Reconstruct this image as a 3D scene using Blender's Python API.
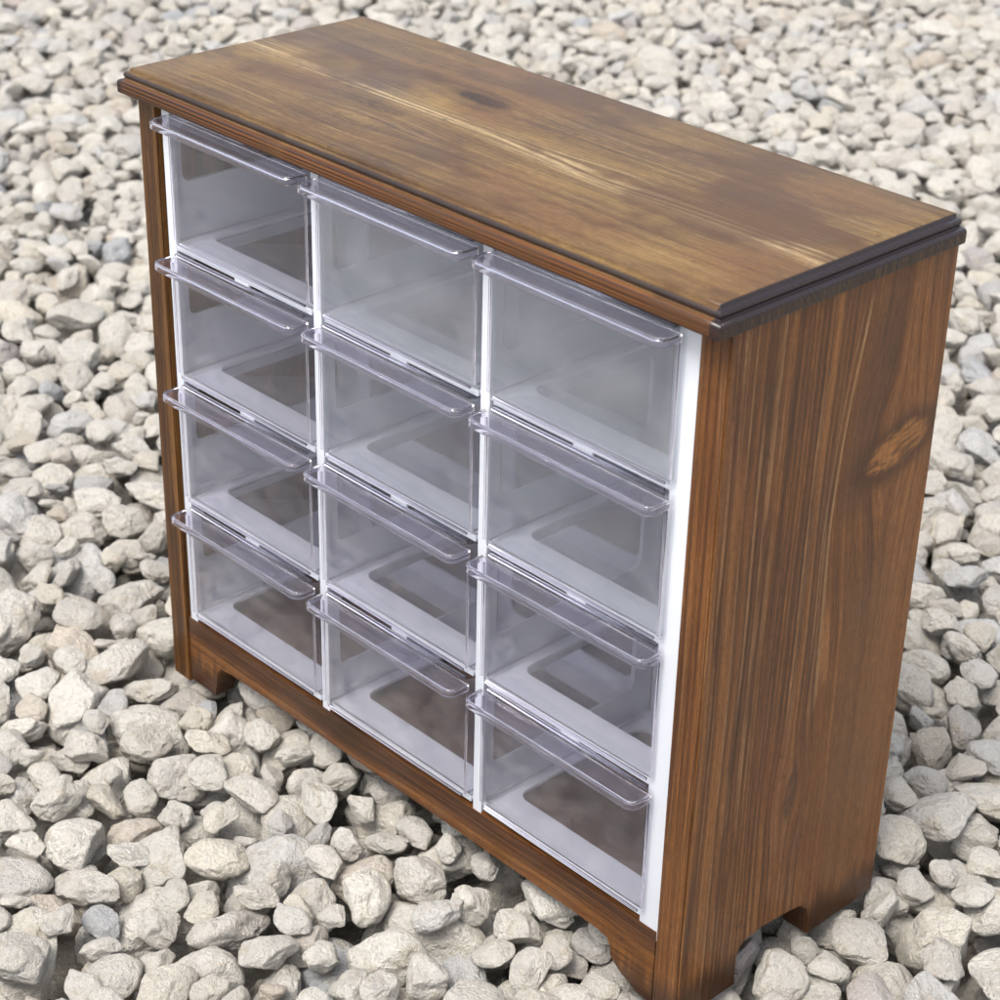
import bpy, bmesh, math, random
import numpy as np
from mathutils import Vector, Matrix, Euler, noise as mnoise

for o in list(bpy.data.objects): bpy.data.objects.remove(o)
S = bpy.context.scene
COL = S.collection
R = math.radians
random.seed(7); rng = np.random.default_rng(11)

# ------------------------------------------------------------------ camera
yaw, pitch, roll = 0.80443, 0.50041, 0.02438
fwd = Vector((-math.sin(yaw)*math.cos(pitch), math.cos(yaw)*math.cos(pitch), -math.sin(pitch)))
rt = Vector((math.cos(yaw), math.sin(yaw), 0)); up = rt.cross(fwd)
rx = rt*math.cos(roll) + up*math.sin(roll); ux = -rt*math.sin(roll) + up*math.cos(roll)
cd = bpy.data.cameras.new('camera'); cam = bpy.data.objects.new('camera', cd); COL.objects.link(cam)
M = Matrix((rx, ux, -fwd)).transposed().to_4x4(); M.translation = Vector((1.0239, -0.6723, 0.8015))
cam.matrix_world = M
cd.sensor_width = 36; cd.lens = 36*2.0487; cd.clip_start = .05; cd.clip_end = 200
cd.dof.use_dof = True; cd.dof.focus_distance = 1.16; cd.dof.aperture_fstop = 16
S.camera = cam
S.render.resolution_x = S.render.resolution_y = 1024
S.render.engine = 'CYCLES'
S.cycles.max_bounces = 14; S.cycles.transparent_max_bounces = 48
S.cycles.transmission_bounces = 12; S.cycles.diffuse_bounces = 5; S.cycles.glossy_bounces = 5

# ------------------------------------------------------------------ sky and sun (soft, hazy daylight)
SUN_EL, SUN_AZ = R(62), R(168)      # azimuth measured clockwise from +Y
wd = bpy.data.worlds.new('World'); S.world = wd; wd.use_nodes = True
wt = wd.node_tree; bg = wt.nodes['Background']
sky = wt.nodes.new('ShaderNodeTexSky'); sky.sky_type = 'NISHITA'; sky.sun_disc = False
sky.sun_elevation = SUN_EL; sky.sun_rotation = SUN_AZ
sky.air_density = 1.0; sky.dust_density = 4.0; sky.ozone_density = 1.0
hs = wt.nodes.new('ShaderNodeHueSaturation'); hs.inputs['Saturation'].default_value = .45   # thin cloud greys the blue
wt.links.new(sky.outputs[0], hs.inputs['Color']); wt.links.new(hs.outputs[0], bg.inputs[0]); bg.inputs[1].default_value = 0.15
sl = bpy.data.lights.new('sun', 'SUN'); sl.energy = 1.5; sl.angle = R(24); sl.color = (1, .95, .87)
so = bpy.data.objects.new('sun', sl); COL.objects.link(so)
sd = Vector((math.sin(SUN_AZ)*math.cos(SUN_EL), math.cos(SUN_AZ)*math.cos(SUN_EL), math.sin(SUN_EL)))
so.rotation_euler = sd.to_track_quat('Z', 'Y').to_euler(); so.location = (0, 0, 5)
S.view_settings.view_transform = 'Standard'; S.view_settings.look = 'None'
S.view_settings.gamma = 1; S.view_settings.use_curve_mapping = False
S.view_settings.exposure = 0.92

# ------------------------------------------------------------------ node helpers
class NT:
    def __init__(s, name):
        s.m = bpy.data.materials.new(name); s.m.use_nodes = True
        s.t = s.m.node_tree; s.b = s.t.nodes['Principled BSDF']; s.out = s.t.nodes['Material Output']
    def n(s, ty, **kw):
        nd = s.t.nodes.new(ty)
        for k, v in kw.items(): setattr(nd, k, v)
        return nd
    def put(s, sock, v):
        if isinstance(v, bpy.types.NodeSocket): s.t.links.new(v, sock)
        else: sock.default_value = v
    def ma(s, op, a, b=0.0, c=0.0, clamp=False):
        nd = s.n('ShaderNodeMath', operation=op, use_clamp=clamp)
        for i, v in enumerate((a, b, c)): s.put(nd.inputs[i], v)
        return nd.outputs[0]
    def add(s, a, b): return s.ma('ADD', a, b)
    def sub(s, a, b): return s.ma('SUBTRACT', a, b)
    def mul(s, a, b): return s.ma('MULTIPLY', a, b)
    def xyz(s, a, b, c):
        nd = s.n('ShaderNodeCombineXYZ')
        for i, v in enumerate((a, b, c)): s.put(nd.inputs[i], v)
        return nd.outputs[0]
    def sep(s, v):
        nd = s.n('ShaderNodeSeparateXYZ'); s.put(nd.inputs[0], v); return nd.outputs
    def noise(s, vec, scale=1.0, detail=2.0, rough=.5, dist=0.0):
        nd = s.n('ShaderNodeTexNoise'); s.put(nd.inputs['Vector'], vec); nd.inputs['Scale'].default_value = scale
        nd.inputs['Detail'].default_value = detail; nd.inputs['Roughness'].default_value = rough
        nd.inputs['Distortion'].default_value = dist
        return nd.outputs[0]
    def mapr(s, v, a, b, c=0.0, d=1.0, smooth=False):
        nd = s.n('ShaderNodeMapRange'); s.put(nd.inputs[0], v)
        if smooth: nd.interpolation_type = 'SMOOTHSTEP'
        for i, x in enumerate((a, b, c, d)): s.put(nd.inputs[i+1], x)
        return nd.outputs[0]
    def mix(s, f, a, b, mode='MIX'):
        nd = s.n('ShaderNodeMix', data_type='RGBA', blend_type=mode)
        s.put(nd.inputs[0], f)
        for i, v in ((6, a), (7, b)): s.put(nd.inputs[i], v if isinstance(v, bpy.types.NodeSocket) else (*v, 1))
        return nd.outputs[2]
    def ramp(s, f, stops):
        nd = s.n('ShaderNodeValToRGB'); e = nd.color_ramp.elements
        while len(e) < len(stops): e.new(.5)
        for q, (p, c) in zip(e, stops): q.position = p; q.color = (*c, 1)
        s.put(nd.inputs[0], f); return nd.outputs[0]
    def bump(s, h, strength, dist=.001):
        nd = s.n('ShaderNodeBump'); nd.inputs['Strength'].default_value = strength; nd.inputs['Distance'].default_value = dist
        s.put(nd.inputs['Height'], h); s.t.links.new(nd.outputs[0], s.b.inputs['Normal']); return nd

def wood(name, axes, seed, stops, knots=(), streaks=(), burn=None, rough=.38, lines=1.0, blotch=.5, coat=.25, tint=None, fine=None, band=None, tone=.84, spec=.3, warp=.014):
    """axes: indices of (along grain, across, depth) in object space; all lengths in metres."""
    t = NT(name)
    co = t.sep(t.n('ShaderNodeTexCoord').outputs['Object'])
    U, V, Wd = (co[i] for i in axes)
    low = t.noise(t.xyz(t.mul(U, 3.0), t.mul(V, 14), t.add(t.mul(Wd, 14), seed)), detail=2)
    V1 = t.add(V, t.mul(t.sub(low, .5), warp))
    for (uk, vk, ru, rv, st) in knots:
        du = t.mul(t.sub(U, uk), 1/ru); dv = t.mul(t.sub(V, vk), 1/rv)
        g = t.ma('EXPONENT', t.mul(t.add(t.mul(du, du), t.mul(dv, dv)), -1))
        V1 = t.sub(V1, t.mul(t.mul(t.sub(V1, vk), g), st))
    rc = t.add(V1, t.mul(Wd, .8))
    f1 = t.noise(t.xyz(t.mul(U, 1.6), t.mul(rc, 330), seed), detail=3, rough=.6)
    f2 = t.noise(t.xyz(t.mul(U, .7), t.mul(rc, 75), seed+3.3), detail=2, rough=.5)
    f3 = t.noise(t.xyz(t.mul(U, 34), t.mul(rc, 760), seed+9), detail=3, rough=.65)
    f4 = t.noise(t.xyz(t.mul(U, 6), t.mul(rc, 520), seed+29), detail=2, rough=.6)
    g = t.add(t.add(t.mul(t.sub(f1, .5), .75*lines), t.mul(t.sub(f2, .5), .9*lines)), t.add(t.mul(t.sub(f3, .5), .50), t.mul(t.sub(f4, .5), .55*lines)))
    b1 = t.noise(t.xyz(t.mul(U, 10), t.mul(V, 15), t.add(t.mul(Wd, 15), seed+5)), detail=4, rough=.6)
    g = t.add(t.add(g, t.mul(t.sub(b1, .5), blotch)), .5)
    col = t.ramp(g, stops)
    if fine:
        fl = t.noise(t.xyz(t.mul(U, 1.1), t.mul(rc, 300), seed+40), detail=1)
        fm = t.mul(t.mapr(fl, .54, .62, 0, fine[1], True), t.mapr(t.noise(t.xyz(t.mul(U, 14), t.mul(rc, 160), seed+50), detail=3), .38, .6, .05, 1))
        fade = t.mapr(V, fine[2], fine[2]+.02, 1, .15, True)
        col = t.mix(t.mul(fm, fade), col, fine[0])
        fd = t.noise(t.xyz(t.mul(U, 1.3), t.mul(rc, 400), seed+60), detail=1)
        col = t.mix(t.mul(t.mapr(fd, .53, .60, 0, fine[3], True), fade), col, (.028, .011, .005))
    if band:
        bd = t.mapr(t.ma('ABSOLUTE', t.sub(V1, t.add(band[0], t.mul(U, band[1])))), band[2]*.6, band[2], 1, 0, True)
        bn = t.noise(t.xyz(t.mul(U, .9), t.mul(rc, 520), seed+70), detail=1)
        br_ = t.noise(t.xyz(t.mul(U, 12), t.mul(V, 60), seed+71), detail=2)
        col = t.mix(t.mul(bd, .3), col, band[3])
        col = t.mix(t.mul(t.mul(bd, t.mapr(bn, .52, .60, 0, .8, True)), t.mapr(br_, .35, .55, .2, 1)), col, band[4])
    b2 = t.noise(t.xyz(t.mul(U, 9), t.mul(V, 20), t.add(t.mul(Wd, 20), seed+15)), detail=2)
    if tint: col = t.mix(t.mapr(b2, .5, .72, 0, .55, True), col, tint)
    wob = t.mul(t.sub(t.noise(t.xyz(t.mul(U, 9), t.mul(V, 5), seed+1.7), detail=1), .5), .010)
    for (v0, slope, wd_, u0, u1, c, amt) in streaks:
        d = t.ma('ABSOLUTE', t.sub(t.add(V1, wob), t.add(t.mul(U, slope), v0)))
        m = t.mapr(d, wd_*.45, wd_, 1, 0, True)
        m = t.mul(m, t.mul(t.mapr(U, u0, u0+.03, 0, 1, True), t.mapr(U, u1-.03, u1, 1, 0, True)))
        m = t.mul(m, t.mapr(f1, .3, .6, .45, 1))
        col = t.mix(t.mul(m, amt), col, c)
    for (uk, vk, ru, rv, cin, cout) in KN.get(name, ()):
        du = t.mul(t.sub(U, uk), 1/ru); dv = t.mul(t.sub(V, vk), 1/rv)
        du2 = t.add(du, t.mul(dv, -.35 if name == 'wood_side' else .1))
        wn = t.mul(t.sub(t.noise(t.xyz(t.mul(U, 90), t.mul(V, 45), seed), detail=3), .5), KNW)
        q = t.add(t.ma('SQRT', t.add(t.mul(du2, du2), t.mul(dv, dv))), wn)
        ringq = t.noise(t.xyz(t.mul(du2, 2.6), t.mul(dv, 1.1), seed), detail=4, rough=.6, dist=.6); ringc = t.mix(t.mapr(ringq, .42, .62, 0, .8, True), cin, cout)
        col = t.mix(t.mapr(q, .9, 1.9 if name == 'wood_side' else 1.5, .8 if name == 'wood_side' else .45, 0, True), col, cout)
        col = t.mix(t.mapr(q, .75, 1.05, .9, 0, True), col, ringc)
    t.b.inputs['Coat Weight'].default_value = coat; t.b.inputs['Coat Roughness'].default_value = .28
    f5 = t.noise(t.xyz(t.mul(U, 420), t.mul(V, 900), t.mul(Wd, 900)), detail=3, rough=.7)
    f6 = t.noise(t.xyz(t.mul(U, 120), t.mul(rc, 1300), seed+81), detail=2, rough=.6)
    vs = t.n('ShaderNodeVectorMath', operation='SCALE'); t.t.links.new(col, vs.inputs[0])
    t.put(vs.inputs['Scale'], t.mul(t.mul(t.mapr(f5, .3, .7, .80, 1.16), t.mapr(f6, .35, .65, .78, 1.18)), tone)); col = vs.outputs[0]
    sc = t.noise(t.xyz(t.mul(U, 55), t.mul(V, 48), t.mul(Wd, 48)), detail=5, rough=.75)   # rubbed spots and dings
    col = t.mix(t.mapr(sc, .62, .70, 0, .5, True), col, (.030, .014, .007))
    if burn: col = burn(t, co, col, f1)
    t.b.inputs['Specular IOR Level'].default_value = spec
    t.put(t.b.inputs['Base Color'], col)
    t.put(t.b.inputs['Roughness'], t.mapr(b1, .3, .7, rough-.07, rough+.1))
    t.bump(t.add(t.add(t.mul(f1, .8), t.mul(f3, .5)), t.mul(f5, .35)), .55, .0009)
    return t.m

KNW = .45
KN = {  # knots drawn in the colour: (u, v, ru, rv, inner, outer)
 'wood_top': [(.183, .114, .021, .0055, (.06, .028, .012), (.018, .009, .006)), (.325, .080, .010, .0040, (.20, .11, .045), (.035, .018, .010)),
              (.155, .060, .020, .0045, (.13, .068, .024), (.045, .022, .010))],
 'wood_side': [(.314, .144, .0125, .0270, (.36, .150, .040), (.065, .024, .009)), (.118, .083, .012, .004, (.13, .055, .02), (.07, .03, .013))],
 'wood_rail': [(.055, .19, .006, .006, (.10, .04, .014), (.05, .02, .008))],
}
def burn_top(t, co, col, f):
    x, y, z = co
    e = t.mapr(x, .4718, .4726, 0, 1, True)
    st = t.noise(t.xyz(0.0, t.mul(y, 420), 2.0), detail=1)
    e = t.mul(e, t.mapr(z, .4255, .4262, t.mapr(st, .45, .60, .97, .60), 1.0))
    fr = t.mul(t.mapr(y, -.0086, -.0070, 1, 0), t.mapr(z, .4287, .4300, 0, .92))
    lf = t.mapr(x, .0005, .0030, .85, 0)
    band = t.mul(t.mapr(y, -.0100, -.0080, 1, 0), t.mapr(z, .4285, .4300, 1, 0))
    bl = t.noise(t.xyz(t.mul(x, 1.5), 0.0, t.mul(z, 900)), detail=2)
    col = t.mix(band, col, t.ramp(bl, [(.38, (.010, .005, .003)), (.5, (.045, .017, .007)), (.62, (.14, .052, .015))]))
    m = t.ma('MAXIMUM', t.ma('MAXIMUM', e, fr), lf)
    pn = t.noise(t.xyz(t.mul(x, 9), t.mul(y, 16), 4.0), detail=4, rough=.6)
    col = t.mix(t.mapr(pn, .48, .60, 0, .78, True), col, (.070, .033, .013))
    pg = t.noise(t.xyz(t.mul(x, 11), t.mul(y, 15), 14.0), detail=3, rough=.6)
    col = t.mix(t.mapr(pg, .55, .72, 0, .28, True), col, (.25, .155, .050))
    t.put(t.b.inputs['Coat Weight'], t.mul(t.mapr(m, .5, .9, .15, .55), t.mapr(z, .4262, .4272, .2, 1))); t.put(t.b.inputs['Coat Roughness'], t.mapr(m, .5, .9, .28, .10))
    return t.mix(m, col, (.016, .009, .010))
def burn_side(t, co, col, f):
    x, y, z = co
    ln = t.noise(t.xyz(t.mul(x, 420), 3.0, t.mul(z, 3)), detail=2)
    fr = t.mul(t.mapr(y, .0002, .0012, 1, 0), t.mapr(ln, .35, .6, .70, .15))
    col = t.mix(fr, col, (.030, .012, .006))
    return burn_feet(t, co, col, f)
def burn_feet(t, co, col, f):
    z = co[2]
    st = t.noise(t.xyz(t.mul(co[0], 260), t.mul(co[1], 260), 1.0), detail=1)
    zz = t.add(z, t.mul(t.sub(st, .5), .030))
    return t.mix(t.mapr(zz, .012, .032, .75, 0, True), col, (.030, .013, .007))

DK, MD, LT = (.040, .016, .007), (.175, .075, .026), (.36, .185, .070)
m_top = wood('wood_top', (0, 1, 2), 2.0, [(0, (.030, .015, .006)), (.28, (.085, .044, .015)), (.5, (.150, .084, .028)), (.72, (.225, .138, .048)), (1, (.35, .23, .09))],
    knots=[(.183, .112, .05, .018, .9), (.325, .080, .04, .012, .9), (.165, .04, .05, .02, .8)],
    streaks=[(.083, -.035, .0018, -.1, .50, (.46, .33, .17), .7), (.124, -.06, .012, .02, .22, (.055, .026, .012), .7), (.058, -.02, .014, .02, .17, (.085, .042, .016), .5)],
    burn=burn_top, rough=.38, lines=.38, blotch=.95, coat=.18, tint=(.17, .080, .028), fine=((.30, .20, .10), .3, .3, .3), band=(.086, -.035, .014, (.20, .13, .055), (.44, .32, .17)), warp=.007)
SIDE = [(0, (.020, .007, .003)), (.32, (.085, .031, .009)), (.5, (.175, .066, .018)), (.68, (.265, .108, .030)), (1, (.40, .19, .06))]
m_side = wood('wood_side', (2, 1, 0), 7.0, SIDE,
    knots=[(.314, .143, .06, .035, .92), (.118, .083, .03, .015, .8), (.30, .22, .10, .04, .6)],
    streaks=[(.0885, .048, .0016, .16, .42, (.40, .23, .10), .95), (.103, .0, .005, .17, .245, (.38, .165, .055), .8), (.080, .055, .0008, .2, .42, (.34, .18, .075), .8),
             (.125, .0, .018, .27, .42, (.075, .036, .020), .55), (.016, 0, .006, .0, .36, (.30, .12, .03), .5), (.140, 0, .030, .02, .25, (.17, .078, .032), .6),
             (.002, .0, .003, .0, .42, (.26, .105, .028), .6)],
    burn=burn_side, rough=.42, lines=.7, blotch=.35, coat=.10, tint=(.16, .052, .018), fine=((.33, .165, .068), .75, .085, .5))
m_left = wood('wood_left', (2, 1, 0), 21.0, [(0, (.018, .007, .003)), (.3, (.060, .024, .007)), (.5, (.125, .053, .013)), (.75, (.22, .10, .026)), (1, (.34, .18, .05))], rough=.42, lines=1.0, coat=.1)
m_rail = wood('wood_rail', (0, 2, 1), 12.0, [(0, (.014, .006, .003)), (.3, (.050, .018, .006)), (.52, (.115, .043, .012)), (.8, (.22, .088, .022)), (1, (.34, .16, .04))],
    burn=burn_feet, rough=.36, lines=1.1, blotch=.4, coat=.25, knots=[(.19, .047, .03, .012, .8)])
m_back = wood('wood_back', (0, 2, 1), 31.0, [(0, (.04, .018, .010)), (.5, (.15, .075, .042)), (1, (.28, .16, .09))], rough=.6, lines=.6, coat=0)

def white_plastic():
    t = NT('white_plastic')
    co = t.n('ShaderNodeTexCoord').outputs['Object']
    n = t.noise(co, 9, 3); n2 = t.noise(co, 400, 2)
    t.put(t.b.inputs['Base Color'], t.ramp(n, [(.3, (.56, .585, .64)), (.7, (.62, .645, .69))]))
    t.b.inputs['Roughness'].default_value = .38; t.bump(n2, .08, .0004); return t.m
m_white = white_plastic()

def clear_plastic(name, tint, milk, refl=1.0):
    """thin injection-moulded clear styrene: see-through sheet, Fresnel sheen, a little haze"""
    t = NT(name); t.t.nodes.remove(t.b)
    co = t.n('ShaderNodeTexCoord').outputs['Object']
    nz = t.noise(co, 14, 3, .6)
    tr = t.n('ShaderNodeBsdfTransparent'); tr.inputs[0].default_value = (*tint, 1)
    gl = t.n('ShaderNodeBsdfGlossy'); gl.inputs[0].default_value = (.97, .96, 1, 1); t.put(gl.inputs['Roughness'], t.mapr(nz, .3, .7, .06, .16))
    df = t.n('ShaderNodeBsdfDiffuse'); df.inputs[0].default_value = (.84, .87, .91, 1)
    tl = t.n('ShaderNodeBsdfTranslucent'); tl.inputs[0].default_value = (.84, .87, .91, 1)
    dm = t.n('ShaderNodeMixShader'); dm.inputs[0].default_value = .5; t.t.links.new(df.outputs[0], dm.inputs[1]); t.t.links.new(tl.outputs[0], dm.inputs[2])
    m1 = t.n('ShaderNodeMixShader'); t.put(m1.inputs[0], t.add(t.mapr(nz, .3, .7, milk*.4, milk*1.6), t.mapr(t.noise(co, 160, 5, .8), .60, .72, 0, .10, True)))
    t.t.links.new(tr.outputs[0], m1.inputs[1]); t.t.links.new(dm.outputs[0], m1.inputs[2])
    fr = t.n('ShaderNodeFresnel'); geo = t.n('ShaderNodeNewGeometry')
    t.put(fr.inputs[0], t.mapr(geo.outputs['Backfacing'], 0, 1, 1.5, 1/1.5))   # same sheen from either side of the thin sheet
    bp = t.n('ShaderNodeBump'); bp.inputs['Strength'].default_value = .12; bp.inputs['Distance'].default_value = .0015
    t.put(bp.inputs['Height'], t.noise(co, 22, 1)); t.t.links.new(bp.outputs[0], gl.inputs['Normal'])
    m2 = t.n('ShaderNodeMixShader'); t.put(m2.inputs[0], t.mul(fr.outputs[0], refl))
    t.t.links.new(m1.outputs[0], m2.inputs[1]); t.t.links.new(gl.outputs[0], m2.inputs[2])
    t.t.links.new(m2.outputs[0], t.out.inputs[0]); return t.m
m_clear = clear_plastic('clear_plastic', (.978, .977, .988), .022)
m_greyish = clear_plastic('greyish_plastic', (.968, .972, .982), .07)
m_greyer = clear_plastic('greyer_plastic', (.96, .966, .975), .15)
def rim_plastic():
    t = NT('rim_plastic'); b = t.b
    b.inputs['Base Color'].default_value = (.90, .88, .99, 1); b.inputs['Transmission Weight'].default_value = .98
    b.inputs['IOR'].default_value = 1.48; b.inputs['Roughness'].default_value = .03
    return t.m
m_rim = rim_plastic()

def stone_mat():
    t = NT('limestone')
    tc = t.n('ShaderNodeTexCoord').outputs['Object']; rnd = t.n('ShaderNodeObjectInfo').outputs['Random']
    off = t.n('ShaderNodeVectorMath', operation='ADD'); t.t.links.new(tc, off.inputs[0]); t.put(off.inputs[1], t.xyz(t.mul(rnd, 37), t.mul(rnd, 91), t.mul(rnd, 13)))
    p = off.outputs[0]
    r2 = t.ma('FRACT', t.mul(rnd, 17.31)); r3 = t.ma('FRACT', t.mul(rnd, 53.77))
    base = t.ramp(rnd, [(0, (.62, .585, .515)), (.22, (.66, .635, .575)), (.42, (.60, .57, .515)), (.55, (.68, .65, .58)), (.70, (.64, .59, .50)),
                        (.84, (.57, .57, .56)), (.93, (.59, .52, .43)), (.975, (.40, .42, .44)), (1, (.56, .49, .45))])
    br = t.mapr(r2, 0, 1, 1.14, 1.34)
    vm = t.n('ShaderNodeVectorMath', operation='SCALE'); t.t.links.new(base, vm.inputs[0]); t.put(vm.inputs['Scale'], br)
    c = vm.outputs[0]
    n1 = t.noise(p, 1.6, 4, .6, .4)           # stone-sized clouds (coordinates: stone half-length = 1)
    c = t.mix(t.mapr(n1, .52, .72, 0, .45, True), c, (.50, .40, .26))
    n1b = t.noise(p, 2.1, 3, .6)
    c = t.mix(t.mul(t.mapr(n1b, .50, .68, 0, .55, True), t.mapr(r3, .2, .9, .1, 1)), c, (.47, .46, .445))
    n2 = t.noise(p, 9, 5, .7)
    c = t.mix(t.mapr(n2, .36, .52, .35, 0), c, (.34, .31, .27))
    n2b = t.noise(p, 7, 4, .65); c = t.mix(t.mapr(n2b, .56, .66, 0, .5, True), c, (.78, .77, .75))
    n3 = t.noise(p, 26, 3, .7)
    c = t.mix(t.mapr(n3, .60, .69, 0, .5, True), c, (.24, .21, .18))
    t.put(t.b.inputs['Base Color'], c); t.b.inputs['Roughness'].default_value = .88; t.b.inputs['Specular IOR Level'].default_value = .25
    t.bump(t.add(t.add(n2, t.mul(n3, .45)), t.mul(n1, 1.2)), .7, .05)
    return t.m
m_stone = stone_mat()
def dirt_mat():
    t = NT('stone_dust'); co = t.n('ShaderNodeTexCoord').outputs['Object']
    n = t.noise(co, 60, 5, .7)
    t.put(t.b.inputs['Base Color'], t.ramp(n, [(.3, (.34, .315, .27)), (.7, (.58, .55, .49))])); t.b.inputs['Roughness'].default_value = .95
    t.bump(n, .8, .01); return t.m
m_dirt = dirt_mat()

# ------------------------------------------------------------------ mesh helpers
def finish(name, bm, mat, parent=None, smooth=None, loc=(0, 0, 0)):
    me = bpy.data.meshes.new(name); bmesh.ops.recalc_face_normals(bm, faces=bm.faces[:])
    bm.to_mesh(me); bm.free(); me.materials.append(mat)
    if smooth is not None:
        me.shade_smooth(); me.set_sharp_from_angle(angle=R(smooth))
    o = bpy.data.objects.new(name, me); COL.objects.link(o); o.location = loc
    if parent: o.parent = parent
    return o
def box(bm, a, b, bev=0.0, seg=2):
    v = [bm.verts.new((x, y, z)) for x in (a[0], b[0]) for y in (a[1], b[1]) for z in (a[2], b[2])]
    fs = [bm.faces.new([v[i] for i in q]) for q in ((0,1,3,2), (4,6,7,5), (0,4,5,1), (2,3,7,6), (0,2,6,4), (1,5,7,3))]
    if bev:
        es = list({e for f in fs for e in f.edges})
        bmesh.ops.bevel(bm, geom=es, offset=bev, segments=seg, affect='EDGES', profile=.6)
def rrect(x0, y0, x1, y1, r, n=5):
    pts = []
    for cx, cy, a0 in ((x1-r, y0+r, -90), (x1-r, y1-r, 0), (x0+r, y1-r, 90), (x0+r, y0+r, 180)):
        for i in range(n+1):
            a = R(a0 + 90*i/n); pts.append((cx + r*math.cos(a), cy + r*math.sin(a)))
    return pts
def plate(bm, loops, to3, thick):
    """flat plate with holes. loops: outer then holes in 2-D; to3 maps (a, b, depth)."""
    es = []
    for lp in loops:
        vs = [bm.verts.new(to3(a, b, 0)) for a, b in lp]
        for i in range(len(vs)): es.append(bm.edges.new((vs[i], vs[(i+1) % len(vs)])))
    r = bmesh.ops.triangle_fill(bm, use_beauty=True, use_dissolve=False, edges=es)
    fs = [g for g in r['geom'] if isinstance(g, bmesh.types.BMFace)]
    e = bmesh.ops.extrude_face_region(bm, geom=fs)
    d = Vector(to3(0, 0, thick)) - Vector(to3(0, 0, 0))
    bmesh.ops.translate(bm, vec=d, verts=[g for g in e['geom'] if isinstance(g, bmesh.types.BMVert)])
def rings(bm, lst, close=True, cap0=True, cap1=True):
    rs = [[bm.verts.new(p) for p in r] for r in lst]; n = len(rs[0])
    for a, b in zip(rs, rs[1:]):
        for i in range(n if close else n-1):
            bm.faces.new((a[i], a[(i+1) % n], b[(i+1) % n], b[i]))
    if cap0: bm.faces.new(rs[0][::-1])
    if cap1: bm.faces.new(rs[-1])

# ------------------------------------------------------------------ cabinet
W, D, H = .4761, .1767, .420
TS = .0186                                  # side panel thickness
X0, P, Q, WI = .03546, .14189, .08933, .12388
FX0, FX1 = .0218, .4572                     # plastic frame outer
cab = bpy.data.objects.new('drawer_cabinet', None); COL.objects.link(cab)
cab['label'] = 'small stained pine cabinet with twelve clear plastic drawers standing on white gravel'
cab['category'] = 'cabinet'

# moulded top board
prof = [(.0012, .4200), (.0003, .4203), (0, .4212), (0, .4268), (.0006, .4280), (.0018, .4286), (.0030, .4287), (.0034, .4291), (.0034, .4299),
        (.0030, .4304), (.0029, .4314), (.0034, .4324), (.0044, .4331), (.0055, .4333), (.0058, .4337), (.0059, .4346), (.0063, .4353), (.0071, .4356)]
bm = bmesh.new()
ox, oy = .0026, .0119
def prect(i, z): 
    n = 40
    xa, xb, ya, yb = -ox+i, W+ox-i, -oy+i, D+.0005-i*.4
    pts = []
    for k in range(n): pts.append((xa+(xb-xa)*k/n, ya, z))
    for k in range(14): pts.append((xb, ya+(yb-ya)*k/14, z))
    for k in range(n): pts.append((xb-(xb-xa)*k/n, yb, z))
    for k in range(14): pts.append((xa, yb-(yb-ya)*k/14, z))
    out = []
    for (x, y, zz) in pts:      # slightly hand-sanded edges
        w = mnoise.noise(Vector((x*14, y*14, 3)))*.00035
        out.append((x, y + (w if abs(y-ya) < 1e-6 else 0), zz + w*.6))
    return out
rings(bm, [prect(i, z) for i, z in prof])
top = finish('top_board', bm, m_top, cab, smooth=40)

# side panels: outline in (y, z), with a cut-out between the two feet
def side_outline():
    pts = [(0, 0), (.0508, 0), (.0500, .010), (.0500, .0205), (.0525, .0262), (.0580, .0292), (.0724, .0302), (.0942, .0280),
           (.1050, .0262), (.1112, .0200), (.1135, .010), (.1145, 0), (D, 0), (D, H-.0002), (0, H-.0002)]
    return pts
for x0, m, lab in ((0, m_left, None), (W-TS, m_side, 'right side panel with a pale wavy grain line and an orange knot')):
    bm = bmesh.new()
    plate(bm, [side_outline()], lambda a, b, t, x0=x0: (x0+t, a, b), TS)
    bmesh.ops.recalc_face_normals(bm, faces=bm.faces[:])
    es = [e for e in bm.edges if len(e.link_faces) == 2 and e.calc_face_angle(0) > .9]
    bmesh.ops.bevel(bm, geom=es, offset=.0009, segments=2, affect='EDGES')
    o = finish('side_panel', bm, m, cab, smooth=35)
    if lab: o['label'] = lab
# front rail with bracket feet (sits between the side panels, a hair behind their edge)
bm = bmesh.new()
a, b = TS+.0002, W-TS-.0002
rail = [(a, .002), (.0475, .002), (.0495, .010), (.0515, .0225), (.0545, .0268), (.066, .0283), (.10, .0288), (.20, .0292), (.30, .0286), (.39, .0284),
        (.414, .0278), (.4200, .0262), (.4222, .0220), (.4228, .0160), (.4300, .0095), (.4450, .002), (b, .002), (b, .0545), (a, .0545)]
plate(bm, [rail], lambda p, q, t: (p, .0012+t, q), .016)
bmesh.ops.recalc_face_normals(bm, faces=bm.faces[:])
es = [e for e in bm.edges if len(e.link_faces) == 2 and e.calc_face_angle(0) > .9]
bmesh.ops.bevel(bm, geom=es, offset=.0009, segments=2, affect='EDGES')
finish('bottom_rail', bm, m_rail, cab, smooth=35)
bm = bmesh.new(); box(bm, (TS+.0003, D-.009, .030), (W-TS-.0003, D-.002, H-.0005))
finish('back_panel', bm, m_back, cab)
bm = bmesh.new(); box(bm, (TS+.0003, .0176, .0440), (W-TS-.0003, D-.0092, .0520))
finish('bottom_panel', bm, m_back, cab)

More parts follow.
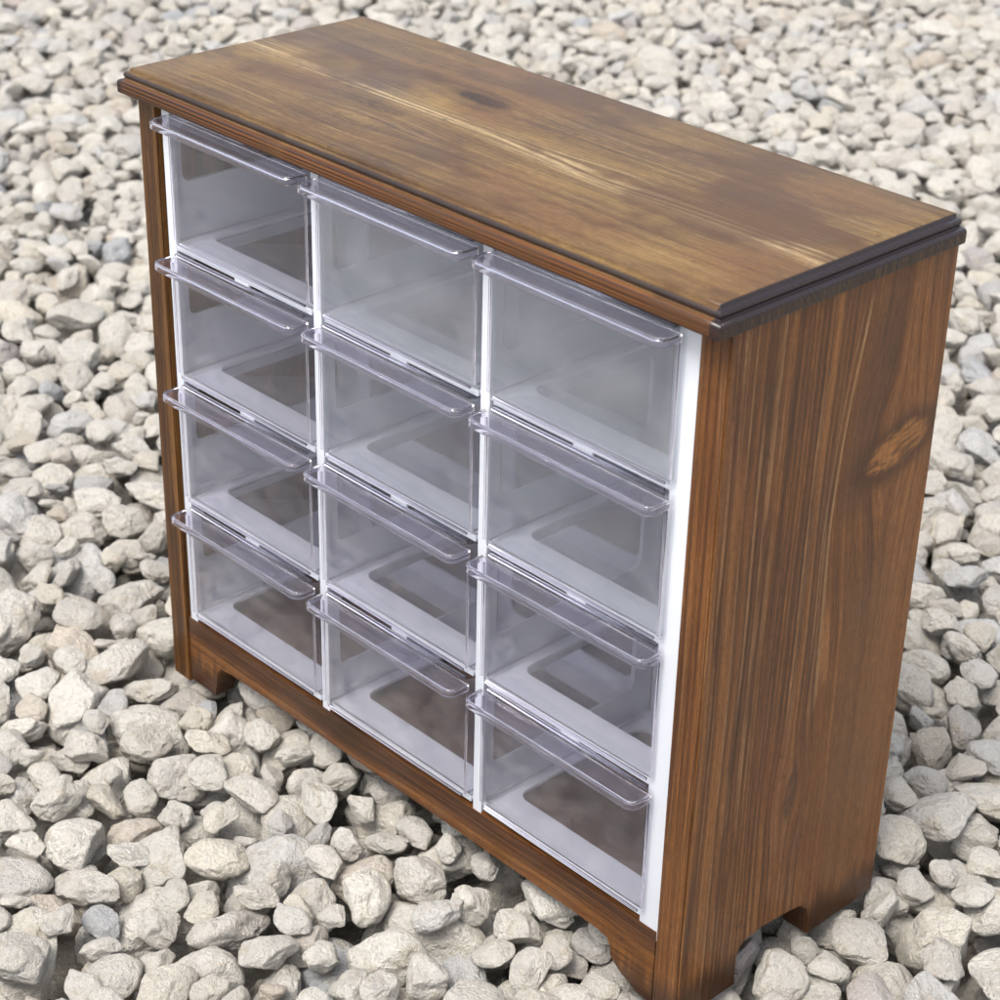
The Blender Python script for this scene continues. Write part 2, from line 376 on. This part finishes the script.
# white plastic lattice: four uprights and five shelves
FY, FD = .0030, .150
XC = [FX0, X0+P-.009, X0+2*P-.009, FX1]     # lines between columns
frame = bpy.data.objects.new('drawer_frame', None); COL.objects.link(frame); frame.parent = cab
ZB = [.0605 + Q*k for k in range(5)]        # shelf top faces, bottom to top
ZT = H - .0016
for k in range(4):
    bm = bmesh.new()
    t = .0024
    if k == 0: xa = FX0
    elif k == 3: xa = FX1 - t
    else: xa = XC[k]-t/2
    holes = []
    for r in range(4):
        z0 = ZB[r] + (.036 if k in (0, 3) else .022)
        if k == 3: continue
        holes.append(rrect(.013, z0, FD-.016, ZB[r]+Q-.016, .006))
    plate(bm, [[(FY, .0525), (FD, .0525), (FD, ZT), (FY, ZT)]] + holes, lambda a, b, tt, xa=xa: (xa+tt, a, b), t)
    # front bead
    if k == 0: box(bm, (FX0+.0001, FY-.0012, .0526), (FX0+.0078, FY+.0028, ZT-.0001), .0005)
    elif k == 3: box(bm, (FX1-.0142, FY-.0012, .0470), (FX1-.0001, FY+.0028, ZT-.0001), .0006)
    else: box(bm, (XC[k]-.0036, FY-.0012, .0526), (XC[k]+.0036, FY+.0028, ZT-.0001), .0005)
    finish('upright', bm, m_white, frame, smooth=35)
for k in range(5):
    bm = bmesh.new()
    xs = [FX0+.0026, XC[1]-.0014, XC[1]+.0014, XC[2]-.0014, XC[2]+.0014, FX1-.0026]
    for c in range(3):
        xa, xb = xs[2*c], xs[2*c+1]
        holes = [rrect(xa+.010, FY+.021, xb-.010, FD-.018, .008)] if k < 4 else []
        plate(bm, [[(xa, FY+.0005), (xb, FY+.0005), (xb, FD-.001), (xa, FD-.001)]] + holes, lambda a, b, t, k=k: (a, b, ZB[k]-.0022+t), .0021)
        # front lip of the shelf with a little latch tab in the middle
        box(bm, (xa+.0045, FY-.0006, ZB[k]-.0040), (xb-.0045, FY+.0016, ZB[k]-.0001), .0004)
        if k > 0: box(bm, ((xa+xb)/2-.007, FY-.0010, ZB[k]-.0062), ((xa+xb)/2+.007, FY+.0010, ZB[k]-.0038), .0004)
    finish('shelf', bm, m_white, frame, smooth=35)
for c in range(3):      # ribbed back of every column
    bm = bmesh.new(); xa, xb = XC[c]+.003, XC[c+1]-.003
    holes = [rrect(xa+.012, ZB[r]+.014, xb-.012, ZB[r]+Q-.016, .007) for r in range(4)]
    plate(bm, [[(xa, .056), (xb, .056), (xb, ZT-.002), (xa, ZT-.002)]] + holes, lambda a, b, t: (a, FD-.001+t, b), .0016)
    finish('back_web', bm, m_white, frame, smooth=35)

# ------------------------------------------------------------------ drawers
DW, DH, DD = P-.0088, .0838, .143
def make_drawer():
    """local origin: centre of the front, bottom; front outer face at y = 0, depth to +y"""
    bm = bmesh.new(); w = DW/2; th = .0017; r = .0042
    def ring(ins, z, dr=0): return [(x, y, z) for x, y in rrect(-w+ins, ins, w-ins, DD-ins, max(r-ins+dr, .0008), 4)]
    out = [ring(.0030, 0), ring(.0014, .0004), ring(.0004, .0013), ring(0, .0030), ring(0, DH)]
    inn = [ring(th, DH), ring(th, .0045), ring(th+.0008, .0030), ring(th+.0026, .0019)]
    rings(bm, out + inn)
    tray = finish('drawer', bm, m_clear, cab, smooth=50)
    # handle: flat lip with rounded corners standing out from the top edge, turned down along its edge, plus the rolled rim
    bm = bmesh.new(); hw = w+.0008; out_ = .0150; rr = .0065; dn = .0044; t2 = .0012
    def path(ins):
        pts = [(-hw+ins, -.0002)]
        n = 7
        for i in range(n+1):
            a = R(180+90*i/n); q = rr-ins; pts.append((-hw+rr+q*math.cos(a), -out_+rr+q*math.sin(a)))
        for i in range(n+1):
            a = R(270+90*i/n); q = rr-ins; pts.append((hw-rr+q*math.cos(a), -out_+rr+q*math.sin(a)))
        pts.append((hw-ins, -.0002)); return pts
    zt = DH-.0010
    ring_sec = [(0, zt-.0006), (0.0004, zt), (t2, zt+.0002), (t2*1.6, zt-.0001), (t2*1.6, zt-.0012), (t2, zt-.0016), (t2, zt-dn), (.0004, zt-dn-.0003), (0, zt-dn+.0003)]
    # wall section swept along the path
    secs = []
    pths = [[(x, y, z) for x, y in path(i)] for i, z in ring_sec]
    n = len(pths[0]); m = len(pths)
    vv = [[bm.verts.new(pths[j][i]) for j in range(m)] for i in range(n)]
    for i in range(n-1):
        for j in range(m): bm.faces.new((vv[i][j], vv[i][(j+1) % m], vv[i+1][(j+1) % m], vv[i+1][j]))
    bm.faces.new(vv[0]); bm.faces.new(vv[-1][::-1])
    # flat shelf of the lip
    pin = path(t2*1.6+.0001)
    a_ = [bm.verts.new((x, y, zt-.0003)) for x, y in pin]; b_ = [bm.verts.new((x, y, zt-.0014)) for x, y in pin]
    bm.faces.new(a_); bm.faces.new(b_[::-1])
    for i in range(len(a_)): bm.faces.new((a_[i], a_[(i+1) % len(a_)], b_[(i+1) % len(a_)], b_[i]))
    h = finish('handle', bm, m_rim, tray, smooth=40)
    # rolled rim bead along the top of the front
    bm = bmesh.new()
    box(bm, (-w+.004, -.0001, DH+.0001), (w-.004, .0022, DH+.0016), .0005)
    box(bm, (-w-.0003, .006, DH+.0001), (-w+.0018, DD-.004, DH+.0013), .0004)
    box(bm, (w-.0018, .006, DH+.0001), (w+.0003, DD-.004, DH+.0013), .0004)
    for sx in (-1, 1):      # thin clear rods added at corners and bottom edges for bright edge lines
        box(bm, (sx*(w-.0012)-.0007, -.0004, .004), (sx*(w-.0012)+.0007, .0006, DH-.006), .0003)
        box(bm, (sx*(w-.0022)-.0005, .004, .0020), (sx*(w-.0022)+.0005, DD-.004, .0031), .0002)
    box(bm, (-w+.004, -.0004, .0006), (w-.004, .0008, .0022), .0004)  # rod added along the front bottom for the same bright line
    rb = finish('rim', bm, m_rim, tray, smooth=40)
    return tray
proto = make_drawer()
rows = ['bottom', 'third', 'second', 'top']
jr = random.Random(5)
for c in range(3):
    for r in range(4):
        if c == 0 and r == 0: t = proto
        else:
            t = proto.copy(); COL.objects.link(t); t.parent = cab
            for ch in proto.children:
                q = ch.copy(); COL.objects.link(q); q.parent = t
        greyer = (c, r) in ((2, 3), (1, 3)); greyish = (c, r) in ((2, 2), (1, 2))  # upper right drawers: more pale diffuse mixed into the clear plastic
        if greyer or greyish:
            t.data = proto.data.copy(); t.data.materials[0] = m_greyer if greyer else m_greyish
            t['label'] = 'pale grey plastic drawer' if greyer else 'slightly grey plastic drawer'
        t.location = (X0+P*c+WI/2, -.0010 - jr.random()*.0022 + (.0007 if r == 3 else 0), ZB[r]+.0006)
        t.rotation_euler = (0, 0, R(jr.uniform(-.55, .55)))

# ------------------------------------------------------------------ gravel
bm = bmesh.new()
for v in ((-14, -14), (14, -14), (14, 14), (-14, 14)): bm.verts.new((v[0], v[1], -.075))
bm.faces.new(bm.verts[:])
g = finish('ground', bm, m_dirt); g['kind'] = 'structure'

NPROTO = 36
pcol = bpy.data.collections.new('gravel_stone_shapes')
protos = []
for k in range(NPROTO):
    bm = bmesh.new(); bmesh.ops.create_icosphere(bm, subdivisions=5, radius=1)
    rs = random.Random(100+k)
    ax = Vector((1, rs.uniform(.62, .95), rs.uniform(.42, .78)))
    npl = rs.randint(8, 13); planes = []
    for i in range(npl):
        n = Vector((rs.gauss(0, 1), rs.gauss(0, 1), rs.gauss(0, 1))).normalized(); planes.append((n, rs.uniform(.54, .92)))
    kk = rs.uniform(30, 75); so_ = Vector((k*3.1, k*1.7, 5))
    for v in bm.verts:
        d = v.co.normalized(); s_ = math.exp(-kk*1.02)
        for n, dd in planes:
            q = n.dot(d)
            if q > .2: s_ += math.exp(-kk*dd/q)
        rad = -math.log(s_)/kk
        rad += .085*mnoise.noise(d*1.5+so_) + .035*mnoise.noise(d*3.6+so_) + .014*mnoise.noise(d*8+so_)
        dent = mnoise.noise(d*2.4-so_)
        if dent > .25: rad -= (dent-.25)*.22
        v.co = Vector((d.x*ax.x, d.y*ax.y, d.z*ax.z))*rad
    me = bpy.data.meshes.new('stone'); bm.to_mesh(me); bm.free(); me.shade_smooth(); me.materials.append(m_stone)
    o = bpy.data.objects.new('stone_%02d' % k, me); pcol.objects.link(o)
    co = np.empty(len(me.vertices)*3); me.vertices.foreach_get('co', co); protos.append(co.reshape(-1, 3)[::2])

CELL = .003
GX0, GY0, GX1, GY1 = -2.3, -.75, 1.15, 2.65
nx, ny = int((GX1-GX0)/CELL), int((GY1-GY0)/CELL)
hm = np.full((nx, ny), -.073)
lim = np.full((nx, ny), .03)
def cells(x0, y0, x1, y1): return slice(int((x0-GX0)/CELL), int((x1-GX0)/CELL)+1), slice(int((y0-GY0)/CELL), int((y1-GY0)/CELL)+1)
lim[cells(-.003, -.003, W+.003, D+.003)] = .023
for fx, wx in ((0, .05), (W-.056, .056)): lim[cells(fx-.002, -.002, fx+wx+.002, .018)] = .0005
for fx in (0, W-TS):
    lim[cells(fx-.002, -.002, fx+TS+.002, .052)] = .0005; lim[cells(fx-.002, .106, fx+TS+.002, D+.002)] = .0005
lim[cells(-.002, 0, W+.002, .020)] = np.minimum(lim[cells(-.002, 0, W+.002, .020)], .021)
configs = []
for i in range(620):
    k = rng.integers(NPROTO)
    L = float(np.clip(np.exp(rng.normal(math.log(.0235), .31)), .0110, .036))
    e = Euler((rng.normal(0, .38), rng.normal(0, .38), rng.uniform(0, 2*math.pi)))
    p = protos[k] @ np.array(e.to_matrix()).T * L
    ij = np.floor(p[:, :2]/CELL).astype(int); mn = ij.min(0); ij -= mn; sh = ij.max(0)+1
    tp = np.full(sh, -9.); bt = np.full(sh, 9.)
    np.maximum.at(tp, (ij[:, 0], ij[:, 1]), p[:, 2]); np.minimum.at(bt, (ij[:, 0], ij[:, 1]), p[:, 2])
    configs.append((k, L, tuple(e), mn, sh, tp, bt, tp > -8))
pos, rot, scl, idx = [], [], [], []
camx, camy = 1.0239, -.6723
def in_view(x, y, mar):
    # generous wedge in front of the camera, as seen from above
    dx, dy = x-camx, y-camy
    f = dx*(-math.sin(yaw)) + dy*math.cos(yaw); s = dx*math.cos(yaw)+dy*math.sin(yaw)
    return f > .45 and f < 3.9 and abs(s) < .30*f+mar
def drop(cx, cy, ci, tries, step, top_lim):
    k, L, e, mn, sh, tp, bt, mk = configs[ci]
    best = None
    for q in range(tries):
        x = cx + (rng.uniform(-step, step) if q else 0); y = cy + (rng.uniform(-step, step) if q else 0)
        i0 = int((x-GX0)/CELL)+mn[0]; j0 = int((y-GY0)/CELL)+mn[1]
        if i0 < 0 or j0 < 0 or i0+sh[0] >= nx or j0+sh[1] >= ny: continue
        h = hm[i0:i0+sh[0], j0:j0+sh[1]]
        z = (h-bt)[mk].max()
        if best is None or z < best[0]: best = (z, i0, j0)
    if best is None: return
    z, i0, j0 = best; z -= .0010 + L*.19
    sl_ = (slice(i0, i0+sh[0]), slice(j0, j0+sh[1]))
    if ((z+tp - lim[sl_])[mk] > 0).any(): return
    if z + tp[mk].max() > top_lim: return
    hm[sl_] = np.where(mk, np.maximum(hm[sl_], z+tp), hm[sl_])
    pos.append((GX0+(i0-mn[0])*CELL, GY0+(j0-mn[1])*CELL, z)); rot.append(e); scl.append(L); idx.append(k)
small = [i for i, c in enumerate(configs) if c[1] < .0165]
for layer, (sp, tl, pool) in enumerate(((.036, .02, None), (.033, .02, None), (.032, .020, None), (.032, .019, None), (.030, .017, None), (.024, .012, small), (.021, .010, small), (.019, .010, small), (.018, .006, small))):
    pts = []
    for i in range(int((GX1-GX0)/sp)):
        for j in range(int((GY1-GY0)/sp)):
            x = GX0+(i+rng.uniform())*sp; y = GY0+(j+rng.uniform())*sp
            if in_view(x, y, .42): pts.append((x, y))
    rng.shuffle(pts)
    for x, y in pts:
        ci = int(rng.integers(len(configs))) if pool is None else pool[int(rng.integers(len(pool)))]
        drop(x, y, ci, 5 if pool is None else 8, sp*.6, tl + rng.normal(0, .003))
# fill the hollows that are left, deepest first
for rep_ in range(3):
    blk = 7
    sub = hm[:nx//blk*blk, :ny//blk*blk].reshape(nx//blk, blk, ny//blk, blk).mean(axis=(1, 3))
    lows = [tuple(q) for q in np.argwhere(sub < (-.026, -.021, -.018)[rep_])]
    lows.sort(key=lambda q: sub[q])
    for i, j in lows:
        x = GX0+(i+.5)*blk*CELL; y = GY0+(j+.5)*blk*CELL
        if in_view(x, y, .42): drop(x, y, int(rng.integers(len(configs))) if rep_ == 0 else small[int(rng.integers(len(small)))], 6, .012, .019)
print('dropped stones', len(pos), 'mean height', float(np.mean(hm[cells(.2, -.3, .5, -.05)])))
# stones farther out, beyond the piled part: scattered in two loose layers
for lz, sp in ((-.030, .034), (-.012, .034)):
    for i in range(int(6.4/sp)):
        for j in range(int(6.0/sp)):
            x = -3.6+(i+rng.uniform())*sp; y = -1.6+(j+rng.uniform())*sp
            if in_view(x, y, .40) or (-.05 < x < W+.05 and -.05 < y < D+.05): continue
            c = configs[int(rng.integers(len(configs)))]
            pos.append((x, y, lz+rng.normal(0, .004))); rot.append(c[2]); scl.append(max(c[1], .016)); idx.append(c[0])
print('all stones', len(pos))
me = bpy.data.meshes.new('gravel'); me.from_pydata(pos, [], [])
a = me.attributes.new('rot', 'FLOAT_VECTOR', 'POINT'); a.data.foreach_set('vector', np.array(rot, dtype=np.float32).ravel())
a = me.attributes.new('scl', 'FLOAT', 'POINT'); a.data.foreach_set('value', np.array(scl, dtype=np.float32))
a = me.attributes.new('idx', 'INT', 'POINT'); a.data.foreach_set('value', np.array(idx, dtype=np.int32))
gr = bpy.data.objects.new('gravel', me); COL.objects.link(gr)
gr['kind'] = 'stuff'; gr['label'] = 'pale grey and beige limestone gravel around the cabinet'; gr['category'] = 'gravel'
ng = bpy.data.node_groups.new('gravel_scatter', 'GeometryNodeTree')
ng.interface.new_socket('Geometry', in_out='INPUT', socket_type='NodeSocketGeometry')
ng.interface.new_socket('Geometry', in_out='OUTPUT', socket_type='NodeSocketGeometry')
N = ng.nodes; gi = N.new('NodeGroupInput'); go = N.new('NodeGroupOutput')
ip = N.new('GeometryNodeInstanceOnPoints'); ci = N.new('GeometryNodeCollectionInfo')
ci.inputs['Collection'].default_value = pcol; ci.inputs['Separate Children'].default_value = True; ci.inputs['Reset Children'].default_value = True
def na(nm, ty):
    q = N.new('GeometryNodeInputNamedAttribute'); q.data_type = ty; q.inputs[0].default_value = nm
    return [s for s in q.outputs if s.enabled and s.name == 'Attribute'][0]
er = N.new('FunctionNodeEulerToRotation')
L_ = ng.links.new
L_(gi.outputs[0], ip.inputs['Points']); L_(ci.outputs[0], ip.inputs['Instance']); ip.inputs['Pick Instance'].default_value = True
L_(na('idx', 'INT'), ip.inputs['Instance Index']); L_(na('rot', 'FLOAT_VECTOR'), er.inputs[0]); L_(er.outputs[0], ip.inputs['Rotation'])
L_(na('scl', 'FLOAT'), ip.inputs['Scale']); L_(ip.outputs[0], go.inputs[0])
gr.modifiers.new('scatter', 'NODES').node_group = ng
